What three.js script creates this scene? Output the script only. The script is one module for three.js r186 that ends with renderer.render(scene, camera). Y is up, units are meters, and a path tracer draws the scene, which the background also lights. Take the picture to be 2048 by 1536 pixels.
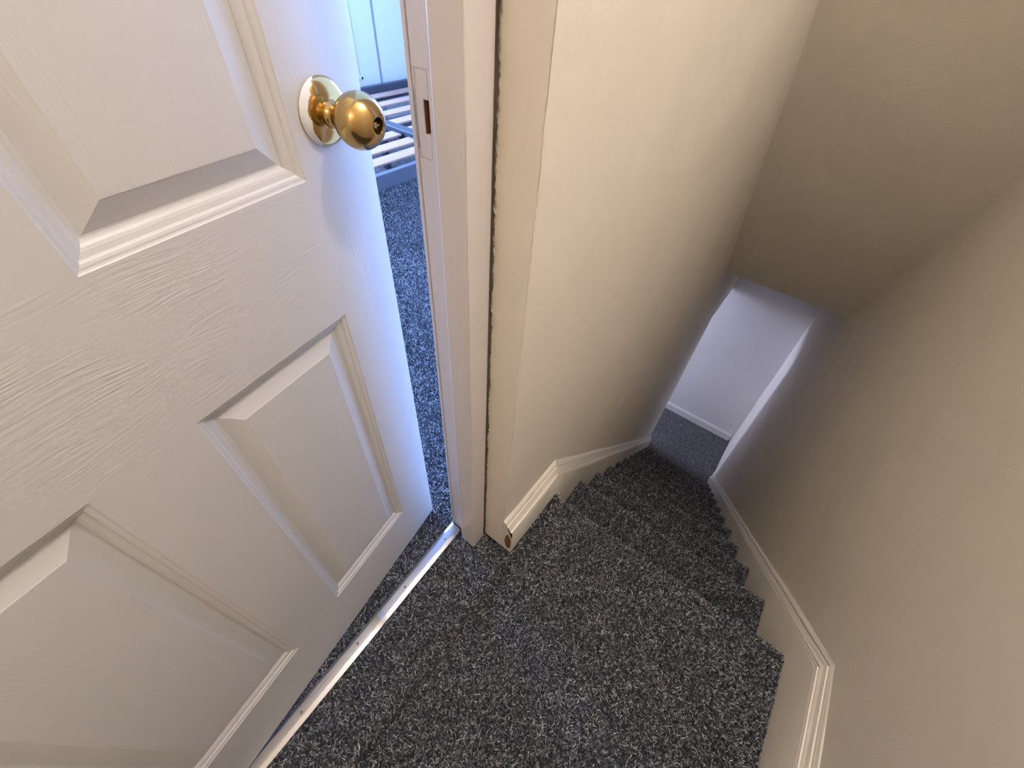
import * as THREE from 'three';
import { mergeGeometries, mergeVertices, toCreasedNormals } from 'three/addons/utils/BufferGeometryUtils.js';
import { RoundedBoxGeometry } from 'three/addons/geometries/RoundedBoxGeometry.js';
import { RectAreaLightUniformsLib } from 'three/addons/lights/RectAreaLightUniformsLib.js';
import { Brush, Evaluator, SUBTRACTION } from 'three-bvh-csg';
import { createNoise2D, createNoise3D } from 'simplex-noise';

// ---------------------------------------------------------------- camera
const scene = new THREE.Scene();
const FOCAL = 830.03, PITCH = 0.819577, ROLL = 0.0885858, YAW = 0.5865931, EYE = 1.16;
const camera = new THREE.PerspectiveCamera(2 * Math.atan(768 / FOCAL) * 180 / Math.PI, 2048 / 1536, 0.02, 40);
{
  const turn = (v) => new THREE.Vector3(v.x * Math.cos(YAW) + v.z * Math.sin(YAW), v.y, -v.x * Math.sin(YAW) + v.z * Math.cos(YAW));
  const cp = Math.cos(PITCH), sp = Math.sin(PITCH), cr = Math.cos(ROLL), sr = Math.sin(ROLL);
  const fwd = new THREE.Vector3(0, -sp, -cp), right = new THREE.Vector3(1, 0, 0), up = new THREE.Vector3(0, cp, -sp);
  const r2 = right.clone().multiplyScalar(cr).addScaledVector(up, sr);
  const u2 = right.clone().multiplyScalar(-sr).addScaledVector(up, cr);
  const m = new THREE.Matrix4().makeBasis(turn(r2), turn(u2), turn(fwd).negate());
  camera.position.set(0, EYE, 0);
  camera.quaternion.setFromRotationMatrix(m);
}
scene.add(camera);

// ---------------------------------------------------------------- renderer, sky and daylight
const renderer = new THREE.WebGLRenderer({ antialias: true });
renderer.toneMapping = THREE.LinearToneMapping;
renderer.toneMappingExposure = 1.06;
renderer.shadowMap.enabled = true;
renderer.shadowMap.type = THREE.PCFSoftShadowMap;
RectAreaLightUniformsLib.init();
scene.background = new THREE.Color(0.42, 0.55, 0.8);          // overcast sky outside the closed house

const DAY = new THREE.Color().setRGB(0.27, 0.46, 1.0);         // daylight, blue beside the warm landing lamp
function windowLight(w, h, power, pos, target, color = DAY) {
  const l = new THREE.RectAreaLight(color, power, w, h);
  l.position.set(...pos); l.lookAt(...target); scene.add(l);
  return l;
}
// bedroom window in the end wall, bedroom window in the long wall, window of the room downstairs
const WIN_A = { w: 1.4, h: 1.3, pos: [-1.2, 1.45, -3.54], look: [-1.2, 1.45, 0], power: 8.5 };
const WIN_B = { w: 1.3, h: 1.2, pos: [-3.94, 1.5, -1.10], look: [0, 1.5, -1.10], power: 76 };
const WIN_C = { w: 0.42, h: 0.66, pos: [-2.74, -0.69, -3.32], look: [0, -0.69, -3.32], power: 54, color: new THREE.Color().setRGB(0.60, 0.64, 0.95) };
for (const W of [WIN_A, WIN_B, WIN_C]) windowLight(W.w, W.h, W.power, W.pos, W.look, W.color);

const LAMP = { pos: [0.30, 2.44, -0.50], power: 2.55, color: new THREE.Color().setRGB(1.0, 1.0, 1.03) };
const LAMP2 = { pos: [0.10, 2.20, 1.45], power: 0.75, color: new THREE.Color().setRGB(1.0, 0.88, 0.72) };

// ---------------------------------------------------------------- helpers
function rng(seed) { let a = seed >>> 0; return () => { a |= 0; a = a + 0x6D2B79F5 | 0; let t = Math.imul(a ^ a >>> 15, 1 | a); t = t + Math.imul(t ^ t >>> 7, 61 | t) ^ t; return ((t ^ t >>> 14) >>> 0) / 4294967296; }; }
const n2 = createNoise2D(rng(11)), n3 = createNoise3D(rng(12));
const V = (x, y, z) => new THREE.Vector3(x, y, z);
const used = {};
function numbered(name) { const k = used[name] = (used[name] ?? -1) + 1; return k ? name + '_' + String(k).padStart(3, '0') : name; }
function metreUV(g) {                                          // uv in metres by the way each face points
  const p = g.attributes.position, n = g.attributes.normal, uv = new Float32Array(p.count * 2);
  for (let i = 0; i < p.count; i++) {
    const ax = Math.abs(n.getX(i)), ay = Math.abs(n.getY(i)), az = Math.abs(n.getZ(i));
    const x = p.getX(i), y = p.getY(i), z = p.getZ(i);
    if (ax >= ay && ax >= az) { uv[2 * i] = z; uv[2 * i + 1] = y; } else if (ay >= az) { uv[2 * i] = x; uv[2 * i + 1] = z; } else { uv[2 * i] = x; uv[2 * i + 1] = y; }
  }
  g.setAttribute('uv', new THREE.BufferAttribute(uv, 2));
  return g;
}
function box(x0, x1, y0, y1, z0, z1, r = 0) {
  const w = x1 - x0, h = y1 - y0, d = z1 - z0;
  const g = r ? new RoundedBoxGeometry(w, h, d, 2, r) : new THREE.BoxGeometry(w, h, d);
  g.translate((x0 + x1) / 2, (y0 + y1) / 2, (z0 + z1) / 2);
  return metreUV(g.index ? g.toNonIndexed() : g);
}
function mesh(name, g, m, parent) {
  const geo = Array.isArray(g) ? mergeGeometries(g.map((q) => (q.index ? q.toNonIndexed() : q))) : g;
  const o = new THREE.Mesh(geo, m);
  o.name = parent ? name : numbered(name);
  o.castShadow = o.receiveShadow = true;
  (parent || scene).add(o);
  return o;
}
function tag(o, label, category, kind, group) {
  o.userData.label = label; if (category) o.userData.category = category;
  if (kind) o.userData.kind = kind; if (group) o.userData.group = group;
  return o;
}
function thing(name, label, category, pos = [0, 0, 0], kind, group) {
  const o = new THREE.Group(); o.name = numbered(name); o.position.set(...pos); scene.add(o);
  return tag(o, label, category, kind, group);
}
const flat = (g) => { const q = g.index ? g.toNonIndexed() : g; q.computeVertexNormals(); return q; };
// grid surface from f(i,j) -> Vector3
function gridGeo(nu, nv, f, flip) {
  const pos = [], idx = [];
  for (let j = 0; j <= nv; j++) for (let i = 0; i <= nu; i++) { const p = f(i / nu, j / nv, i, j); pos.push(p.x, p.y, p.z); }
  const w = nu + 1;
  for (let j = 0; j < nv; j++) for (let i = 0; i < nu; i++) {
    const a = j * w + i, b = a + 1, c = a + w, d = c + 1;
    if (flip) idx.push(a, c, b, b, c, d); else idx.push(a, b, c, b, d, c);
  }
  const g = new THREE.BufferGeometry();
  g.setAttribute('position', new THREE.Float32BufferAttribute(pos, 3)); g.setIndex(idx); g.computeVertexNormals();
  return metreUV(g);
}
// ---------------------------------------------------------------- procedural textures
function dataTex(n, f, srgb, rep) {
  const d = new Uint8Array(n * n * 4);
  for (let y = 0; y < n; y++) for (let x = 0; x < n; x++) {
    const v = f(x, y, n), k = 4 * (y * n + x);
    if (typeof v === 'number') { d[k] = d[k + 1] = d[k + 2] = Math.max(0, Math.min(255, v * 255)); } else { for (let c = 0; c < 3; c++) d[k + c] = Math.max(0, Math.min(255, v[c] * 255)); }
    d[k + 3] = 255;
  }
  const t = new THREE.DataTexture(d, n, n); t.wrapS = t.wrapT = THREE.RepeatWrapping; t.magFilter = THREE.LinearFilter; t.minFilter = THREE.LinearMipmapLinearFilter; t.generateMipmaps = true;
  if (srgb) t.colorSpace = THREE.SRGBColorSpace;
  if (rep) t.repeat.set(rep[0], rep[1]);
  t.needsUpdate = true; return t;
}
const per = (x, y, n, fx, fy, s = 0) => {                      // tiling noise on a torus, 4 lobes blended
  const u = x / n, v = y / n, w = (a, b) => n3(a * fx, b * fy, s);
  return w(u, v) * (1 - u) * (1 - v) + w(u - 1, v) * u * (1 - v) + w(u, v - 1) * (1 - u) * v + w(u - 1, v - 1) * u * v;
};
const rollerBump = dataTex(512, (x, y, n) => 0.5 + 0.22 * per(x, y, n, 60, 60, 1) + 0.2 * per(x, y, n, 22, 22, 2) + 0.3 * per(x, y, n, 5, 5, 3), false, [2.2, 2.2]);
const wallTone = (c) => dataTex(256, (x, y, n) => { const v = 1 + 0.012 * per(x, y, n, 5, 5, 4) + 0.010 * per(x, y, n, 18, 18, 5); return [c[0] * v, c[1] * v, c[2] * v]; }, true, [0.9, 0.9]);
const grainBump = (rep, along) => dataTex(512, (x, y, n) => {
  const [a, b] = along ? [y, x] : [x, y];
  const warp = 4 * per(a, b, n, 3, 5, 6);
  const streak = per(a, b + warp * 3, n, 7, 120, 7), coarse = per(a, b + warp * 2, n, 4, 48, 8);
  const gate = Math.max(0.12, 0.62 + 0.55 * per(a, b, n, 5, 4, 9));
  return 0.5 + gate * (0.3 * streak + 0.16 * coarse) + 0.05 * per(a, b, n, 70, 70, 10);
}, false, rep);
const grainH = grainBump([2.4, 3.4], false), grainV = grainBump([3.4, 2.4], true);
const brushed = dataTex(256, (x, y, n) => 0.5 + 0.3 * per(x, y, n, 120, 4, 20) + 0.2 * per(x, y, n, 40, 3, 21), false, [8, 3]);
const woodTone = dataTex(256, (x, y, n) => { const v = 1 + 0.10 * per(x, y, n, 40, 3, 22) + 0.07 * per(x, y, n, 9, 2, 23); return [0.66 * v, 0.52 * v, 0.45 * v]; }, true, [4, 1]);
const carpetTone = (() => {
  const r = rng(5), n = 1024, a = new Float32Array(n * n).fill(0.06);
  const put = (x, y, v) => { a[((y % n + n) % n) * n + ((x % n + n) % n)] = v; };
  for (let k = 0; k < 46000; k++) {                            // short yarn ends lying every way
    const q = r(), v = q < 0.42 ? 0.035 : q < 0.75 ? 0.15 : 0.5, th = r() * Math.PI, L = 5 + r() * 6, x = r() * n, y = r() * n, w = 1 + (r() < 0.6 ? 1 : 0);
    for (let s = 0; s < L; s++) for (let t = 0; t <= w; t++) put(Math.round(x + Math.cos(th) * s - Math.sin(th) * t), Math.round(y + Math.sin(th) * s + Math.cos(th) * t), v);
  }
  const lin = (v) => v <= 0.0031308 ? v * 12.92 : 1.055 * Math.pow(v, 1 / 2.4) - 0.055;
  const map = dataTex(n, (x, y) => { const v = a[y * n + x]; return [lin(v * 0.98), lin(v * 0.99), lin(v * 1.04)]; }, true, [1.35, 1.35]);
  const bump = dataTex(n, (x, y) => Math.sqrt(a[y * n + x] * 2), false, [1.35, 1.35]);
  return { map, bump };
})();

// ---------------------------------------------------------------- materials
const std = (o) => new THREE.MeshStandardMaterial(o);
const M = {};
M.wall = std({ map: wallTone([0.945, 0.910, 0.855]), roughness: 0.62, bumpMap: rollerBump, bumpScale: 0.0004 });
M.wallWhite = std({ color: 0xe6e4e2, roughness: 0.7, bumpMap: rollerBump, bumpScale: 0.001 });
M.gloss = std({ color: 0xefe7db, roughness: 0.34, bumpMap: rollerBump, bumpScale: 0.0006 });          // cream gloss paint
M.doorRail = std({ color: 0xd0cdcb, roughness: 0.42, bumpMap: grainH, bumpScale: 0.00055 });
M.doorStile = std({ color: 0xd0cdcb, roughness: 0.42, bumpMap: grainV, bumpScale: 0.0004 });
M.doorPanel = std({ color: 0xd0cdcb, roughness: 0.42, bumpMap: grainV, bumpScale: 0.0004 });
M.frame = std({ color: 0xe2dad5, roughness: 0.36, bumpMap: grainV, bumpScale: 0.0007 });
M.paintSmear = std({ color: 0xe4e2e0, roughness: 0.5 });
M.brass = new THREE.MeshPhysicalMaterial({ color: new THREE.Color().setRGB(0.52, 0.35, 0.14), metalness: 1, roughness: 0.17 });
M.cup = std({ color: 0x4a3414, metalness: 0.8, roughness: 0.45 });
M.dark = std({ color: 0x15110d, roughness: 0.6 });
M.rawWood = std({ color: 0x8a4a22, roughness: 0.8 });
M.rawBoard = std({ color: 0x7d5034, roughness: 0.9 });
M.aluminium = std({ color: 0xb4b4b8, metalness: 1, roughness: 0.34, bumpMap: brushed, bumpScale: 0.0002 });
M.screw = std({ color: 0x77777c, metalness: 1, roughness: 0.45 });
M.carpet = std({ map: carpetTone.map, roughness: 1, bumpMap: carpetTone.bump, bumpScale: 0.004 });
M.pile = std({ color: 0xffffff, roughness: 1 });
M.birch = std({ map: woodTone, roughness: 0.5 });
M.bedGrey = std({ color: 0x53545c, roughness: 0.5 });
M.bedDark = std({ color: 0x3d4048, roughness: 0.45 });
M.black = std({ color: 0x14151a, roughness: 0.6 });
M.wardrobe = std({ color: 0xcfd0d2, roughness: 0.4 });
M.plaster = std({ color: 0xb5a895, roughness: 0.9, bumpMap: rollerBump, bumpScale: 0.002 });
M.pane = std({ color: 0xdfe8f5, roughness: 0.2, emissive: DAY, emissiveIntensity: 5 });

// ---------------------------------------------------------------- layout (metres; y = 0 is the landing carpet, stairs go down towards -z)
const RISE = 0.239, GOING = 0.233, NOSE0 = -0.635, NSTEP = 11;
const XL = -0.217, XR = 0.476;                                 // faces of the two strings
const WL = -0.247;                                             // plaster of the left wall
const LOW = -RISE * NSTEP;                                     // floor downstairs
const nib = -0.391, END_L = -3.25, FAR = -3.87, TOP = 2.75, BACK = 1.9;
const pitch = (z) => Math.min(0, (z - NOSE0) * RISE / GOING);
const wallRx = (y, z) => 0.498 - 0.0365 * Math.max(0, y - Math.max(LOW, pitch(z)) - 0.12);   // old wall leaning in
const soffY = (z) => -0.143 + (z + 2.605) * 1.294;             // sloping underside of the attic stairs

// ---------------------------------------------------------------- walls, floors, ceilings
function struct(name, label, g, m) { return tag(mesh(name, g, m), label, undefined, 'structure'); }
const DOORWALL0 = -0.412, DOORWALL1 = -0.307, HINGE_Z = 0.4125;

// left wall of the stair flight with the return beside the door frame
{
  const w = thing('wall_left', 'cream plastered wall on the door side of the stair flight', undefined, [0, 0, 0], 'structure');
  const yTop = TOP, front = gridGeo(60, 150, (u, v) => {
    const z = nib + (END_L - nib) * u, y = LOW + (yTop - LOW) * v;
    const edge = Math.exp(-u * 420);
    return V(WL + 0.0022 * n2(z * 2.1, y * 1.7) * Math.min(1, u * 8) + edge * (-0.0016 + 0.0012 * n2(3, y * 55)), y, z);
  });
  mesh('plaster_face', front, M.wall, w);
  mesh('plaster_core', [box(-0.345, WL - 0.004, LOW, yTop, END_L + 0.001, nib - 0.012)], M.wall, w);
  mesh('plaster_end', [gridGeo(4, 40, (u, v) => V(-0.345 + (WL + 0.345) * u, LOW + (yTop - LOW) * v, END_L), true)], M.wall, w);
  // narrow return facing the landing, its edge by the frame broken and lumpy with filler and old paint
  const notch = [[0.045, 0.016], [0.075, 0.010], [0.262, 0.022], [0.418, 0.012], [0.492, 0.016], [0.62, 0.020], [0.70, 0.012]];
  const R = 1150;
  const ret = gridGeo(12, R, (u, v, i, j) => {
    const y = TOP * v, a = [-0.3140, -0.3132, -0.3120, -0.3108, -0.3094, -0.3080, -0.3064, -0.3044, -0.290, -0.270, -0.256, -0.2495, WL - 0.0014][i];
    const d = [-0.030, -0.0125, -0.0068, -0.0040, -0.0022, -0.0010, -0.0002, 0, 0, 0, 0, -0.0002, -0.0022][i];
    const k = i < 7 ? 1 - i / 7 : 0;
    let rag = 0.0022 * n2(y * 22, 7) + 0.0020 * n2(y * 75, 9) + 0.0012 * n2(y * 210, 11 + i);
    for (const [ny, nh] of notch) { const q = Math.abs(y - ny) / nh; if (q < 1) rag += 0.005 * (1 - q * q); }
    const lump = i > 1 && i < 7 ? 0.0020 * n2(y * 55, i * 0.9) + 0.0012 * n2(y * 160, i * 1.7) : 0;
    const chip = i > 10 ? 0.0008 * n2(y * 60, 31) : 0;
    return V(a + rag * Math.min(1, k * 2.2 + (i === 6 ? 0.1 : 0)) + chip, y, nib + d + lump + (i > 6 ? 0.0006 * n2(a * 60, y * 14) : 0));
  });
  mesh('plaster_return', ret, M.wall, w);
  mesh('rubble_filler', [box(-0.3985, -0.326, -0.02, TOP, -0.47, -0.388)], M.plaster, w);
  // lintel over the opening at the foot of the stairs
  mesh('lintel', [box(-0.345, WL - 0.002, -0.90, TOP, FAR, END_L)], M.wall, w);
}
// right wall, slightly out of plumb
{
  const g = gridGeo(70, 90, (u, v) => {
    const z = BACK + (FAR - BACK) * u, y = LOW + (TOP - LOW) * v;
    return V(wallRx(y, z) + 0.0025 * n2(z * 1.6, y * 1.3), y, z);
  }, true);
  const w = thing('wall_right', 'yellowish cream wall running down along the stairs', undefined, [0, 0, 0], 'structure');
  mesh('plaster_face', g, M.wall, w);
  mesh('plaster_core', box(0.51, 0.62, LOW - 0.1, TOP, FAR - 0.1, BACK + 0.1), M.wall, w);
}
// wall at the foot of the stairs
struct('wall_far', 'white wall facing the foot of the stairs', [box(-2.8, 0.51, LOW, -0.1, FAR - 0.1, FAR)], M.wallWhite);
struct('wall_back', 'cream wall closing the landing behind the viewer', [box(-0.42, 0.62, -0.2, TOP, BACK, BACK + 0.1)], M.wall);
struct('wall_door', 'cream wall around the bedroom doorway', [box(DOORWALL0, DOORWALL1, -0.2, TOP, HINGE_Z + 0.045, BACK), box(DOORWALL0, DOORWALL1, 2.04, TOP, -0.386, HINGE_Z + 0.045)], M.wall);
// sloping ceiling over the flight, then the flat ceilings
{
  const zTop = -2.605 + (TOP + 0.143) / 1.294;
  const g = gridGeo(24, 60, (u, v) => {
    const z = -2.605 + (zTop + 2.605) * v, y = soffY(z), x0 = WL - 0.01, x1 = wallRx(y, z) + 0.012;
    return V(x0 + (x1 - x0) * u, y + 0.002 * n2(u * 2, v * 5), z);
  }, true);
  const c = thing('ceiling', 'sloping cream ceiling over the stair flight', undefined, [0, 0, 0], 'structure');
  mesh('slope', g, M.wall, c);
  mesh('flat_landing', box(-0.42, 0.62, TOP, TOP + 0.1, zTop - 0.3, BACK + 0.1), M.wall, c);
  mesh('flat_lower', box(-0.26, 0.5, -0.142, -0.04, FAR, -2.606), M.wall, c);
  mesh('roof_slab', [gridGeo(1, 1, (u, v) => V(-0.35 + 0.97 * u, soffY(-2.605 + (zTop + 2.605) * v) + 0.12, -2.605 + (zTop + 2.605) * v))], M.wall, c);
}
// bedroom shell
struct('wall_bedroom', 'white bedroom walls beyond the half open door', [
  box(-4.0, -3.95, 0, 2.35, -3.6, -1.75), box(-4.0, -3.95, 0, 2.35, -0.45, 1.6), box(-4.0, -3.95, 0, 0.9, -1.75, -0.45), box(-4.0, -3.95, 2.1, 2.35, -1.75, -0.45),
  box(-4.0, -1.9, 0, 2.35, -3.6, -3.55), box(-0.5, -0.345, 0, 2.35, -3.6, -3.55), box(-1.9, -0.5, 0, 0.8, -3.6, -3.55), box(-1.9, -0.5, 2.1, 2.35, -3.6, -3.55),
  box(-4.0, -0.40, 0, 2.35, 1.55, 1.6), box(-0.40, -0.345, 0, 2.35, -3.6, -0.47)], M.wallWhite);
struct('ceiling_bedroom', 'white bedroom ceiling', [box(-4.0, -0.33, 2.35, 2.45, -3.6, 1.6)], M.wallWhite);
// room downstairs
struct('wall_lower', 'white walls of the room at the foot of the stairs', [
  box(-2.82, -2.77, LOW, -1.08, FAR, -2.3), box(-2.82, -2.77, -0.36, -0.2, FAR, -2.3), box(-2.82, -2.77, -1.08, -0.36, FAR, -3.53), box(-2.82, -2.77, -1.08, -0.36, -3.11, -2.3),
  box(-2.82, -0.345, LOW, -0.2, -2.35, -2.3)], M.wallWhite);
struct('ceiling_lower', 'white ceiling of the room downstairs', [box(-2.82, -0.25, -0.25, -0.2, FAR, -2.3)], M.wallWhite);
struct('floor_lower', 'dark carpet of the lobby at the foot of the stairs', [box(-2.82, 0.52, LOW - 0.1, LOW, FAR - 0.05, -2.3)], M.carpet);
// windows (outside the view; they let the daylight in)
function windowUnit(n, label, W, axis) {
  const t = thing('window_' + n, label, undefined, W.pos, 'structure');
  t.rotation.y = axis;
  const w = W.w / 2 + 0.05, h = W.h / 2 + 0.05;
  mesh('pane', box(-w, w, -h, h, -0.05, -0.045), M.pane, t);
  mesh('window_frame', [box(-w, w, h - 0.05, h, -0.045, -0.005), box(-w, w, -h, -h + 0.05, -0.045, -0.005), box(-w, -w + 0.05, -h, h, -0.045, -0.005), box(w - 0.05, w, -h, h, -0.045, -0.005)], M.wallWhite, t);
}
windowUnit(1, 'bright bedroom window in the end wall', WIN_A, 0);
windowUnit(2, 'bright bedroom window in the long wall', WIN_B, Math.PI / 2);
windowUnit(3, 'bright window of the room downstairs', WIN_C, Math.PI / 2);

// ---------------------------------------------------------------- carpet pile
const tuft = (() => {
  const g = new THREE.CylinderGeometry(0.00088, 0.0014, 0.0086, 3, 2, true);
  g.translate(0, 0.0043, 0);
  const p = g.attributes.position;
  for (let i = 0; i < p.count; i++) { const t = p.getY(i) / 0.0086; p.setX(i, p.getX(i) + 0.0022 * t * t); }
  g.computeVertexNormals(); return g;
})();
const YARN = [[0.036, 0.041, 0.056], [0.056, 0.063, 0.080], [0.155, 0.162, 0.183], [0.27, 0.276, 0.298], [0.50, 0.505, 0.525], [0.66, 0.66, 0.68]];
const YW = [0.20, 0.41, 0.62, 0.82, 0.95, 1.0];
function pile(parent, count, sampler, seed, size = 1) {
  const r = rng(seed), im = new THREE.InstancedMesh(tuft, M.pile, count);
  const q = new THREE.Quaternion(), q2 = new THREE.Quaternion(), up = V(0, 1, 0), m4 = new THREE.Matrix4(), c = new THREE.Color(), s = V(1, 1, 1), d = V(0, 0, 0);
  for (let k = 0; k < count; k++) {
    const [p, n] = sampler(r);
    const patch = n3(p.x * 5, p.y * 5, p.z * 5), lean = 0.55 + 0.5 * r();
    const th = r() * 6.283;
    d.set(Math.cos(th), 0.4 * (r() - 0.5), Math.sin(th)).multiplyScalar(lean).add(n).addScaledVector(V(0.5, 0, 0.35), 0.5 * patch).normalize();
    if (d.dot(n) < 0.25) d.addScaledVector(n, 0.5).normalize();
    q.setFromUnitVectors(up, d); q2.setFromAxisAngle(up, r() * 6.283); q.multiply(q2);
    const L = (0.75 + 0.5 * r()) * size, W = (0.8 + 0.5 * r()) * size;
    s.set(W, L, W);
    im.setMatrixAt(k, m4.compose(p, q, s));
    let x = r() , y = 0; while (x > YW[y]) y++;
    const v = 0.85 + 0.3 * r();
    im.setColorAt(k, c.setRGB(YARN[y][0] * v, YARN[y][1] * v, YARN[y][2] * v));
  }
  im.name = 'carpet_pile'; im.userData.kind = 'stuff'; im.castShadow = im.receiveShadow = true;
  parent.add(im);
}
// profile of a carpeted step seen from the side: flat tread, rounded nosing, riser
const NR = 0.016, PB = 0.006;                                   // nosing radius; backing lies this far under the pile tips
function stepProfile(zBack, zNose, yTop, yBot) {
  const P = [], push = (z, y, nz, ny) => P.push({ z, y, nz, ny });
  const yt = yTop - PB, zn = zNose + PB;
  for (let i = 0; i <= 10; i++) push(zBack + (zn + NR - zBack) * i / 10, yt, 0, 1);
  for (let i = 1; i < 10; i++) { const a = i / 10 * Math.PI * 0.56; push(zn + NR - NR * Math.sin(a), yt - NR + NR * Math.cos(a), -Math.sin(a), Math.cos(a)); }
  for (let i = 0; i <= 6; i++) push(zn + 0.004 + 0.016 * Math.min(1, i / 3), yt - 2 * NR + (yBot - yt + 2 * NR) * i / 6, -1, 0);
  return P;
}
function profileSampler(P, x0, x1, dy) {
  const L = [0]; for (let i = 1; i < P.length; i++) L.push(L[i - 1] + Math.hypot(P[i].z - P[i - 1].z, P[i].y - P[i - 1].y));
  const tot = L[L.length - 1];
  return { len: tot, f: (r) => {
    const t = r() * tot; let i = 1; while (i < L.length - 1 && L[i] < t) i++;
    const k = (t - L[i - 1]) / Math.max(1e-6, L[i] - L[i - 1]), a = P[i - 1], b = P[i], x = x0 + (x1 - x0) * r();
    return [V(x, a.y + (b.y - a.y) * k + (dy ? dy(x) : 0), a.z + (b.z - a.z) * k), V(0, a.ny + (b.ny - a.ny) * k, a.nz + (b.nz - a.nz) * k).normalize()];
  } };
}
function profileGeo(P, x0, x1, nx, dy) {
  return gridGeo(nx, P.length - 1, (u, v, i, j) => { const x = x0 + (x1 - x0) * u; return V(x, P[j].y + (dy ? dy(x) : 0), P[j].z); });
}
// landing: the doorway side lies a little higher, rolled edge in line with the left wall
const sm = (a, b, x) => { const t = Math.max(0, Math.min(1, (x - a) / (b - a))); return t * t * (3 - 2 * t); };
const ridge = (x) => -0.021 * sm(-0.216, -0.200, x) + 0.004 * Math.exp(-Math.pow((x + 0.226) / 0.012, 2));
{
  const f = thing('floor', 'charcoal flecked carpet of the landing at the top of the stairs', undefined, [0, 0, 0], 'structure');
  const P = stepProfile(BACK, NOSE0, 0, -RISE);
  const P2 = [{ z: BACK, y: -PB }, { z: nib + 0.02, y: -PB }, { z: nib - 0.02, y: -PB }];
  mesh('carpet', [profileGeo(P, XL, XR + 0.004, 60, ridge), profileGeo(P2, -0.345, XL, 60, ridge)], M.carpet, f);
  mesh('sub_floor', [box(-0.345, 0.5, -0.16, -0.03, NOSE0 + 0.03, BACK)], M.rawBoard, f);
  const Pv = stepProfile(0.40, NOSE0, 0, -RISE), S = profileSampler(Pv, XL, XR + 0.003, ridge);
  pile(f, Math.round(S.len * (XR - XL) * 92000), S.f, 21);
  pile(f, 9500, (r) => { const x = -0.345 + 0.128 * r(), z = nib + 0.002 + 0.85 * r(); return [V(x, -PB + ridge(x), z), V(0, 1, 0)]; }, 22);
}
{
  const f = thing('floor_bedroom', 'blue-lit charcoal carpet of the bedroom beyond the door', undefined, [0, 0, 0], 'structure');
  mesh('carpet', [gridGeo(40, 60, (u, v) => V(-3.95 + 3.605 * u, -PB, 1.55 - 5.1 * v)), box(-3.95, -0.345, -0.16, -0.012, -3.55, 1.55)], M.carpet, f);
  pile(f, 15500, (r) => [V(-0.345 - 0.19 * r(), -PB, -0.352 + 0.80 * r()), V(0, 1, 0)], 31);
  pile(f, 62000, (r) => { const t = Math.pow(r(), 0.8), x = -0.40 - 1.9 * t, z = x * (0.60 + 0.42 * r()) - 0.02; return [V(x, -PB, Math.min(z, -0.30)), V(0, 1, 0)]; }, 32, 1.1);
}
// the flight
{
  const st = thing('staircase', 'steep straight flight of stairs covered in charcoal flecked carpet', 'staircase', [0, NSTEP * -RISE, NOSE0]);
  const dens = [0, 88000, 80000, 70000, 60000, 50000, 42000, 36000, 32000, 28000, 26000];
  for (let k = 1; k < NSTEP; k++) {
    const y = -RISE * k, z = NOSE0 - GOING * k, P = stepProfile(z + GOING + 0.022, z, y, y - RISE);
    const loc = P.map((q) => ({ z: q.z - NOSE0, y: q.y - LOW, nz: q.nz, ny: q.ny }));
    const s = mesh('step', profileGeo(loc, XL, XR + 0.003, 20), M.carpet, st);
    const S = profileSampler(loc, XL, XR + 0.003);
    pile(s, Math.round(S.len * (XR - XL) * dens[k]), S.f, 40 + k, 1 + 0.05 * k);
  }
}
// ---------------------------------------------------------------- skirting boards and strings
// moulding profile: [height above the flat top of the board (perpendicular), distance from the board's face back to the wall 0..1]
const MOULD = [[-0.118, 0], [-0.0025, 0], [0.0, 0.05], [0.0036, 0.08], [0.0042, 0.26], [0.0050, 0.30], [0.0068, 0.24], [0.013, 0.36], [0.0195, 0.52], [0.0208, 0.74], [0.0218, 0.76], [0.0230, 0.62], [0.0275, 0.68], [0.032, 0.84], [0.035, 1.04]];
function skirting(side, zStart, zKink, zEnd, flatH, xFace, xWall) {
  const sl = RISE / GOING, c = Math.cos(Math.atan(sl));
  const zs = []; for (let i = 0; i <= 8; i++) zs.push(['a', i / 8]); for (let i = 1; i <= 40; i++) zs.push(['b', i / 40]);
  const rows = MOULD.length;
  return gridGeo(zs.length - 1, rows - 1, (u, v, i, j) => {
    const [h, d] = MOULD[j], p = h, [seg, t] = zs[i];
    // mitre: level line y = flatH + p meets sloped line y = flatH + sl (z - zKink) + p / c
    const zk = zKink + (p - p / c) / sl;
    let y, z;
    if (seg === 'a') { z = zStart + (zk - zStart) * t; y = flatH + p; } else { z = zk + (zEnd - zk) * t; y = flatH + sl * (z - zKink) + p / c; }
    if (j === 0) y = seg === 'a' ? -0.03 : Math.max(LOW - 0.02, y - 0.25);
    y = Math.max(y, LOW - 0.02 + j * 0.001);
    const wob = 0.0006 * n2(z * 9, j * 0.7 + side * 10);
    return V(xFace + (xWall - xFace) * d + side * wob, y, z);
  }, side > 0);
}
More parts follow.
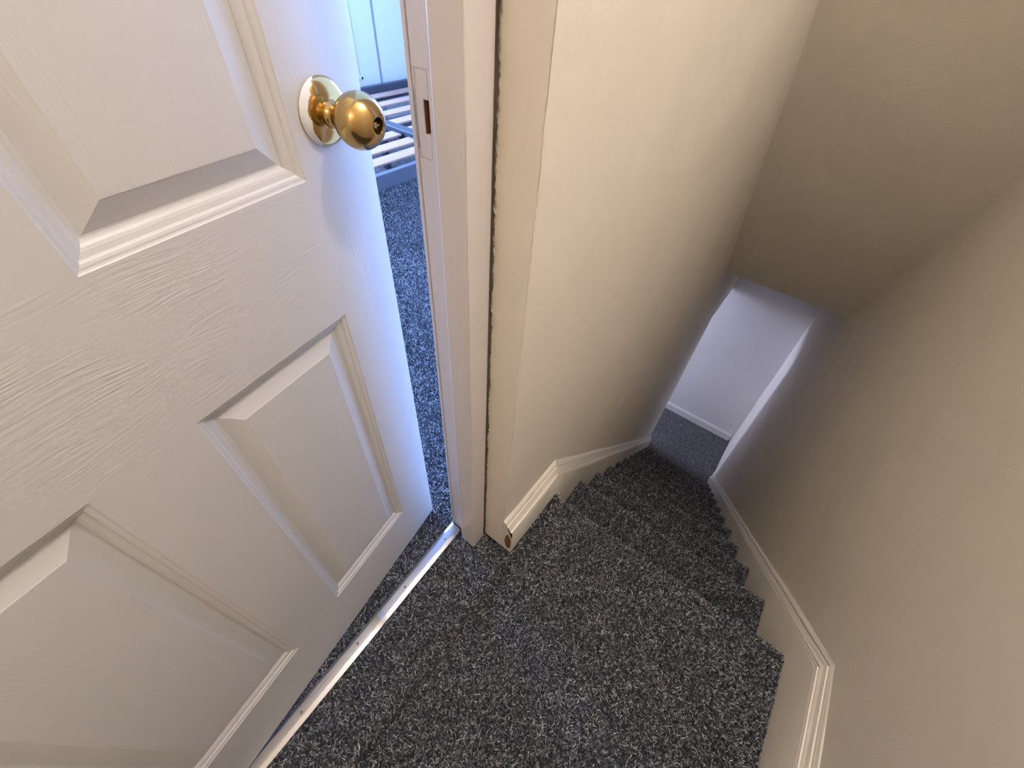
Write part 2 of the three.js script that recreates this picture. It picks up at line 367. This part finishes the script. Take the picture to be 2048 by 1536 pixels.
{
  const b = thing('baseboard_left', 'cream painted skirting board below the left stair wall, its end chipped', undefined, [0, 0, 0], 'structure');
  mesh('board', toCreasedNormals(skirting(-1, nib + 0.0005, -0.612, END_L, 0.118, XL, WL), 0.5), M.gloss, b);
  // end grain of the board, with the broken corner showing brown
  const sh = new THREE.Shape([[-0.001, 0], [0, 0], [0, 0.074], [-0.006, 0.092], [-0.012, 0.108], [-0.02, 0.13], [-0.031, 0.148], [-0.031, 0]].map((q) => new THREE.Vector2(...q)));
  const endG = new THREE.ExtrudeGeometry(sh, { depth: 0.004, bevelEnabled: false });
  endG.translate(XL, 0, nib - 0.0035); mesh('end_face', metreUV(endG), M.gloss, b);
  const chip = new THREE.Shape([[-0.0025, 0.030], [-0.009, 0.018], [-0.017, 0.028], [-0.022, 0.050], [-0.020, 0.082], [-0.014, 0.100], [-0.007, 0.088], [-0.0015, 0.070]].map((q) => new THREE.Vector2(...q)));
  const chipG = new THREE.ExtrudeGeometry(chip, { depth: 0.0012, bevelEnabled: false });
  chipG.translate(XL, 0, nib + 0.0002); tag(mesh('chip', metreUV(chipG), M.rawBoard, b), 'bare brown fibreboard where the paint broke away');
}
{
  const b = thing('baseboard_right', 'cream painted skirting board following the right stair wall down', undefined, [0, 0, 0], 'structure');
  mesh('board', toCreasedNormals(skirting(1, BACK, -0.570, FAR + 0.02, 0.121, XR, 0.499), 0.5), M.gloss, b);
}
{
  const b = thing('baseboard_far', 'white skirting board under the wall facing the stairs', undefined, [0, 0, 0], 'structure');
  mesh('board', [box(-2.7, 0.475, LOW, LOW + 0.085, FAR, FAR + 0.016), box(-2.7, 0.475, LOW + 0.085, LOW + 0.1, FAR, FAR + 0.010, 0.003)], M.wallWhite, b);
}
{
  const w = scene.getObjectByName('wall_far');
  for (const [y, x, r] of [[-2.40, 0.405, 0.009], [-2.56, 0.445, 0.006], [-2.52, 0.462, 0.004]]) {
    const sh = new THREE.Shape(); for (let i = 0; i < 9; i++) { const a = i / 9 * 6.283, q = r * (0.7 + 0.4 * Math.abs(n2(i * 3.3, r * 900))); sh[i ? 'lineTo' : 'moveTo'](x + q * Math.cos(a) * 0.7, y + q * Math.sin(a)); }
    const g = new THREE.ExtrudeGeometry(sh, { depth: 0.001, bevelEnabled: false }); g.translate(0, 0, FAR); mesh('scuff', metreUV(g), M.dark, w);
  }
}
// ---------------------------------------------------------------- door frame
{
  const f = thing('door_frame', 'off-white painted wooden door frame with a worn strike recess', 'door frame', [0, 0, 0], 'structure');
  const ev = new Evaluator(); ev.useGroups = false;
  let lining = new Brush(box(-0.3942, DOORWALL1, -0.004, 2.02, -0.3835, -0.3575));
  const cut = (x0, x1, y0, y1, depth, tilt = 0) => {
    const g = new THREE.BoxGeometry(x1 - x0, y1 - y0, depth * 2); const b = new Brush(g);
    b.position.set((x0 + x1) / 2, (y0 + y1) / 2, -0.3575); b.rotation.z = tilt; b.updateMatrixWorld(true);
    lining = ev.evaluate(lining, b, SUBTRACTION);
  };
  lining.updateMatrixWorld(true);
  cut(-0.3825, -0.3725, 1.006, 1.040, 0.016);                 // mortise for the latch
  cut(-0.3925, -0.3725, 0.980, 1.066, 0.0013);                // shallow plate recess
  cut(-0.3950, -0.3930, 0.990, 1.046, 0.008, 0.02);           // split beside it
  const lg = lining.geometry; lg.deleteAttribute('uv'); mesh('jamb', metreUV(lg.index ? lg.toNonIndexed() : lg), M.frame, f);
  mesh('latch_mortise', [box(-0.3823, -0.3727, 1.0062, 1.0398, -0.3730, -0.3722), box(-0.3824, -0.3816, 1.0062, 1.0398, -0.3722, -0.3600), box(-0.3734, -0.3726, 1.0062, 1.0398, -0.3722, -0.3600)], M.rawWood, f);
  // painted-over strike plate with its opening and a lip
  const sp = new THREE.Shape([[-0.3915, 0.9825], [-0.3740, 0.9825], [-0.3740, 1.0065], [-0.3818, 1.0065], [-0.3818, 1.0395], [-0.3740, 1.0395], [-0.3740, 1.0635], [-0.3885, 1.0635], [-0.3885, 1.050], [-0.3915, 1.049]].map((q) => new THREE.Vector2(...q)));
  const sg = new THREE.ExtrudeGeometry(sp, { depth: 0.0011, bevelEnabled: true, bevelThickness: 0.0003, bevelSize: 0.0003, bevelSegments: 1 });
  sg.translate(0, 0, -0.3590); const plate = mesh('strike_plate', metreUV(sg), M.frame, f);
  for (const [x, y] of [[-0.3795, 0.9935], [-0.3795, 1.0535]]) { const s = new THREE.CylinderGeometry(0.0022, 0.0026, 0.0008, 12); s.rotateX(Math.PI / 2); s.translate(x, y, -0.3575); mesh('screw', metreUV(flat(s)), M.frame, plate); }
  mesh('door_stop', [box(-0.3510, DOORWALL1 - 0.0005, -0.004, 2.0, -0.3576, -0.3400, 0.003)], M.frame, f);
  mesh('edge_bead', [box(-0.4012, -0.3955, -0.004, 2.02, -0.46, -0.3562, 0.001)], M.frame, f);
  mesh('outer_edge', [box(-0.3300, DOORWALL1 + 0.0012, -0.006, 2.06, -0.3838, -0.3396, 0.0034)], M.frame, f);
  mesh('hinge_jamb', [box(DOORWALL0, DOORWALL1, -0.004, 2.02, HINGE_Z, HINGE_Z + 0.045)], M.frame, f);
  mesh('head', [box(DOORWALL0, DOORWALL1, 2.02, 2.05, -0.386, HINGE_Z + 0.045)], M.frame, f);
}
// ---------------------------------------------------------------- door
const DOOR_W = 0.762, DOOR_H = 1.981, DOOR_T = 0.035;
{
  const yd = -9.6295 * Math.PI / 180, dd = V(Math.sin(yd), 0, -Math.cos(yd));
  const d = thing('door_1', 'white six-panel door standing ajar with a brass knob', 'door', [-0.4671 - dd.x * DOOR_W, 0.012, -0.3459 - dd.z * DOOR_W], 'structure');
  d.rotation.y = Math.atan2(-dd.z, dd.x);
  const xs = [[0.110, 0.331], [0.436, 0.657]], ys = [[0.170, 0.777], [0.956, 1.63], [1.73, 1.87]];
  const piece = (name, x0, x1, y0, y1, m, r) => mesh(name, r ? box(x0, x1, y0, y1, -DOOR_T, 0, r) : box(x0, x1, y0, y1, -DOOR_T, 0), m, d);
  piece('stile', 0, xs[0][0], 0, DOOR_H, M.doorStile);
  {
    // latch stile with eased arrises
    const sh = new THREE.Shape(); const e = 0.0018, x1 = DOOR_W, x0 = xs[1][1];
    sh.moveTo(x0, -DOOR_T); sh.lineTo(x1 - e, -DOOR_T); sh.quadraticCurveTo(x1, -DOOR_T, x1, -DOOR_T + e); sh.lineTo(x1, -e); sh.quadraticCurveTo(x1, 0, x1 - e, 0); sh.lineTo(x0, 0); sh.closePath();
    const g = new THREE.ExtrudeGeometry(sh, { depth: DOOR_H, bevelEnabled: false, curveSegments: 5 }); g.rotateX(-Math.PI / 2); g.scale(1, 1, -1);
    const idx = g.toNonIndexed ? g : g; const pa = idx.attributes.position;
    for (let i = 0; i < pa.count; i += 3) { const a = [pa.getX(i), pa.getY(i), pa.getZ(i)]; pa.setXYZ(i, pa.getX(i + 1), pa.getY(i + 1), pa.getZ(i + 1)); pa.setXYZ(i + 1, ...a); }
    idx.computeVertexNormals();
    mesh('stile', metreUV(toCreasedNormals(idx, 0.7)), M.doorStile, d);
  }
  for (const [y0, y1] of [[0, ys[0][0]], [ys[0][1], ys[1][0]], [ys[1][1], ys[2][0]], [ys[2][1], DOOR_H]]) piece('rail', xs[0][0], xs[1][1], y0, y1, M.doorRail);
  for (const [y0, y1] of ys) piece('mullion', xs[0][1], xs[1][0], y0, y1, M.doorStile);
  const PROF = [[0, 0], [0.0008, 0.0009], [0.0022, 0.0016], [0.0042, 0.0019], [0.0062, 0.0027], [0.0072, 0.0040], [0.0078, 0.0050], [0.0096, 0.0055], [0.0122, 0.0062], [0.0146, 0.0074], [0.0164, 0.0090], [0.0172, 0.0104], [0.0190, 0.0112], [0.0206, 0.0112], [0.0412, 0.0034], [0.0422, 0.0028], [0.0432, 0.0027]];
  const panelGeo = (x0, x1, y0, y1) => {
    const pos = [], nor = [];
    const quad = (a, b, c, e) => { const n = new THREE.Vector3().subVectors(b, a).cross(new THREE.Vector3().subVectors(c, a)).normalize(); for (const q of [a, b, c, a, c, e]) { pos.push(q.x, q.y, q.z); nor.push(n.x, n.y, n.z); } };
    for (const s of [1, -1]) {
      const zz = (dep) => s > 0 ? -dep : -DOOR_T + dep;
      const ring = ([i, dep]) => { const z = zz(dep); return [V(x0 + i, y0 + i, z), V(x1 - i, y0 + i, z), V(x1 - i, y1 - i, z), V(x0 + i, y1 - i, z)]; };
      for (let k = 0; k + 1 < PROF.length; k++) { const A = ring(PROF[k]), B = ring(PROF[k + 1]); for (let e = 0; e < 4; e++) { const f = (e + 1) % 4; if (s > 0) quad(A[e], A[f], B[f], B[e]); else quad(A[f], A[e], B[e], B[f]); } }
      const F = ring(PROF[PROF.length - 1]); if (s > 0) quad(F[0], F[1], F[2], F[3]); else quad(F[1], F[0], F[3], F[2]);
    }
    const g = new THREE.BufferGeometry(); g.setAttribute('position', new THREE.Float32BufferAttribute(pos, 3)); g.setAttribute('normal', new THREE.Float32BufferAttribute(nor, 3));
    return metreUV(g);
  };
  for (const [y0, y1] of ys) for (const [x0, x1] of xs) mesh('panel', panelGeo(x0, x1, y0, y1), M.doorPanel, d);
  // knob
  const k = new THREE.Group(); k.name = 'door_knob'; k.userData.label = 'round polished brass door knob'; d.add(k);
  k.position.set(DOOR_W - 0.060, 1.012, 0);
  const lathe = (pts, seg = 64, p0 = 0, pl = Math.PI * 2) => { const g = new THREE.LatheGeometry(pts.map((q) => new THREE.Vector2(...q)), seg, p0, pl); g.rotateX(Math.PI / 2); return g; };
  mesh('rose', lathe([[0.0315, 0], [0.0318, 0.0015], [0.0306, 0.0042], [0.0275, 0.0068], [0.0225, 0.0087], [0.0165, 0.0099], [0.0125, 0.0106], [0.0112, 0.0118]]), M.brass, k);
  mesh('neck', lathe([[0.0112, 0.0105], [0.0128, 0.0116], [0.0131, 0.0135], [0.0122, 0.0155], [0.0108, 0.0175], [0.0105, 0.0195], [0.0108, 0.0230], [0.0135, 0.0262]]), M.brass, k);
  const ball = [[0.012, 0.0258]];
  for (let i = 0; i <= 30; i++) { const a = -1.12 + (Math.PI / 2 - 0.30 + 1.12) * i / 30; ball.push([0.0262 * Math.cos(a), 0.0488 + 0.0248 * Math.sin(a)]); }
  ball.push([0.0076, 0.0719]);
  mesh('ball', lathe(ball), M.brass, k);
  mesh('keyhole_cup', lathe([[0.0077, 0.0720], [0.0070, 0.0712], [0.0066, 0.0680], [0.0062, 0.0655], [0, 0.0655]], 32), M.cup, k);
  mesh('turn_button', [lathe([[0.0034, 0.0655], [0.0034, 0.0685], [0.0028, 0.0695], [0, 0.0698]], 24).toNonIndexed(), box(-0.0042, 0.0042, -0.0009, 0.0009, 0.0695, 0.0703).clone()].map((g) => { g.deleteAttribute('uv'); return metreUV(g); }), M.brass, k);
  // white gloss brushed over one side of the rose
  const smear = gridGeo(48, 8, (u, v) => {
    const a = 1.75 + 2.6 * u, edge = 0.0262 + 0.0016 * n2(u * 4, 3) + 0.0007 * n2(u * 16, 8) + 0.007 * Math.pow(Math.abs(u - 0.5) * 2, 3);
    const r = 0.0322 + (Math.min(edge, 0.0318) - 0.0322) * v;
    const zr = r > 0.0306 ? 0.0008 + (0.0322 - r) * 2.2 : r > 0.0275 ? 0.0042 + (0.0306 - r) * 0.84 : 0.0068 + (0.0275 - r) * 0.38;
    return V(r * Math.cos(a), r * Math.sin(a), zr + 0.0007 + 0.0003 * n2(u * 20, v * 4));
  });
  tag(mesh('paint_smear', smear, M.paintSmear, k), 'white paint brushed over the edge of the rose');
}
// ---------------------------------------------------------------- aluminium threshold strip lying on the carpet
{
  const t = thing('threshold_strip', 'bent silver aluminium threshold strip with screw holes below the door', 'threshold strip', [-0.364, 0.0, -0.03]);
  const path = [[-0.382, -0.352, 0.0], [-0.3805, -0.325, 0.0012], [-0.3735, -0.16, 0.001], [-0.3690, -0.078, 0.0002], [-0.3682, -0.063, 0.0036], [-0.3674, -0.048, 0.0010], [-0.3660, -0.02, 0.0010], [-0.3585, 0.155, 0.0008], [-0.3475, 0.410, 0]];
  const sec = [[-0.0165, 0.0004], [-0.0160, 0.0014], [-0.0105, 0.0040], [-0.0098, 0.0043], [0.0060, 0.0046], [0.0072, 0.0044], [0.0160, 0.0012], [0.0165, 0.0004]];
  const g = gridGeo(path.length - 1, sec.length - 1, (u, v, i, j) => V(path[i][0] + 1.08 * sec[j][0] * (i === 0 ? 0.95 : 1) + 0.364, sec[j][1] + path[i][2] + 0.0030, path[i][1] + 0.03), true);
  mesh('bar', metreUV(toCreasedNormals(g, 0.25)), M.aluminium, t);
  for (const [x, z] of [[-0.380, -0.304], [-0.373, -0.149], [-0.366, 0.005], [-0.358, 0.159]]) {
    const s = new THREE.LatheGeometry([[0, 0.0002], [0.0012, 0.0002], [0.0016, 0.0008], [0.0027, 0.0009], [0.0031, 0.0002]].map((q) => new THREE.Vector2(...q)), 16);
    s.translate(x + 0.364, 0.0084, z + 0.03); mesh('screw', s, M.screw, t);
  }
}
// ---------------------------------------------------------------- bed frame in the bedroom
{
  const b = thing('bed_frame', 'grey slatted bed frame without a mattress beyond the door', 'bed frame', [-2.55, 0, -1.99]);
  const X = (x) => x + 2.55, Z = (z) => z + 1.99;
  const part = (name, x0, x1, y0, y1, z0, z1, m, r = 0.004) => mesh(name, box(X(x0), X(x1), y0, y1, Z(z0), Z(z1), r), m, b);
  part('side_rail', -1.905, -1.872, 0.205, 0.28, -3.16, -1.26, M.bedGrey);
  part('side_rail', -3.245, -3.205, 0.20, 0.303, -3.16, -1.26, M.bedDark);
  part('end_rail', -3.205, -1.905, 0.205, 0.28, -1.295, -1.26, M.bedGrey);
  part('end_rail', -3.205, -1.905, 0.205, 0.28, -3.16, -3.125, M.bedGrey);
  part('cross_beam', -3.205, -1.905, 0.235, 0.292, -2.035, -1.965, M.bedDark);
  for (const x of [-2.0, -2.148, -2.30, -2.48, -2.66, -2.85, -3.045]) {
    for (const [z0, z1, zc] of [[-1.955, -1.297, -1.958], [-3.123, -2.045, -2.042]]) {
      part('slat', x - 0.088, x, 0.262, 0.274, z0, z1, M.birch, 0.003);
      part('slat_cap', x - 0.086, x - 0.002, 0.250, 0.2765, zc - 0.012, zc + 0.014, M.black, 0.003);
    }
  }
  for (const [x, z] of [[-1.90, -1.28], [-1.90, -3.14], [-3.21, -1.28], [-3.21, -3.14], [-2.55, -2.0]]) part('leg', x - 0.02, x + 0.02, -0.004, 0.21, z - 0.02, z + 0.02, M.bedDark);
}
// ---------------------------------------------------------------- wardrobe
{
  const w = thing('wardrobe', 'tall white wardrobe with panelled doors behind the bed frame', 'wardrobe', [-3.62, 0, -2.66]);
  const x1 = 0.32;
  mesh('carcass', box(-0.28, x1 - 0.02, 0, 2.05, -0.545, 0.545), M.wardrobe, w);
  const doorPart = (z0, z1, panel) => {
    const dr = mesh('door', box(x1 - 0.018, x1, 0.03, 2.03, z0, z1, 0.002), M.wardrobe, w);
    if (panel) {
      const a = z0 + 0.17, c = z1 - 0.17;
      mesh('moulding', [box(x1 - 0.002, x1 + 0.008, 0.335, 0.355, a, c, 0.003), box(x1 - 0.002, x1 + 0.008, 1.88, 1.90, a, c, 0.003), box(x1 - 0.002, x1 + 0.008, 0.335, 1.90, a, a + 0.02, 0.003), box(x1 - 0.002, x1 + 0.008, 0.335, 1.90, c - 0.02, c, 0.003)], M.wardrobe, dr);
    }
    const h = new THREE.SphereGeometry(0.014, 16, 12); h.translate(x1 + 0.018, 1.05, z1 - 0.05); mesh('handle', h, M.screw, dr);
  };
  doorPart(-0.535, -0.012, false); doorPart(0.012, 0.535, true);
}
// ---------------------------------------------------------------- landing lamps (above and behind the view)
function globeLamp(label, L) {
  const l = thing('ceiling_lamp', label, 'lamp', [L.pos[0], Math.min(TOP, soffY(L.pos[2])), L.pos[2]]);
  const dy = L.pos[1] - l.position.y;
  const rose = new THREE.CylinderGeometry(0.045, 0.05, 0.025, 32); rose.translate(0, -0.0125, 0); mesh('ceiling_rose', rose, M.wallWhite, l);
  const rod = new THREE.CylinderGeometry(0.008, 0.008, -dy - 0.05, 16); rod.translate(0, dy / 2, 0); mesh('rod', rod, M.wallWhite, l);
  const globe = new THREE.SphereGeometry(0.06, 16, 10); globe.translate(0, dy, 0);
  mesh('globe', globe, std({ color: 0xfff4e4, roughness: 0.4, emissive: L.color, emissiveIntensity: 5 }), l);
  const p = new THREE.PointLight(L.color, L.power, 0, 2); p.position.set(...L.pos); p.castShadow = true; p.shadow.radius = 3; p.shadow.mapSize.set(2048, 2048); p.shadow.bias = -0.0005;
  scene.add(p);
}
globeLamp('round opal glass lamp hanging over the head of the stairs', LAMP);
globeLamp('round opal glass lamp hanging at the back of the landing', LAMP2);

renderer.render(scene, camera);
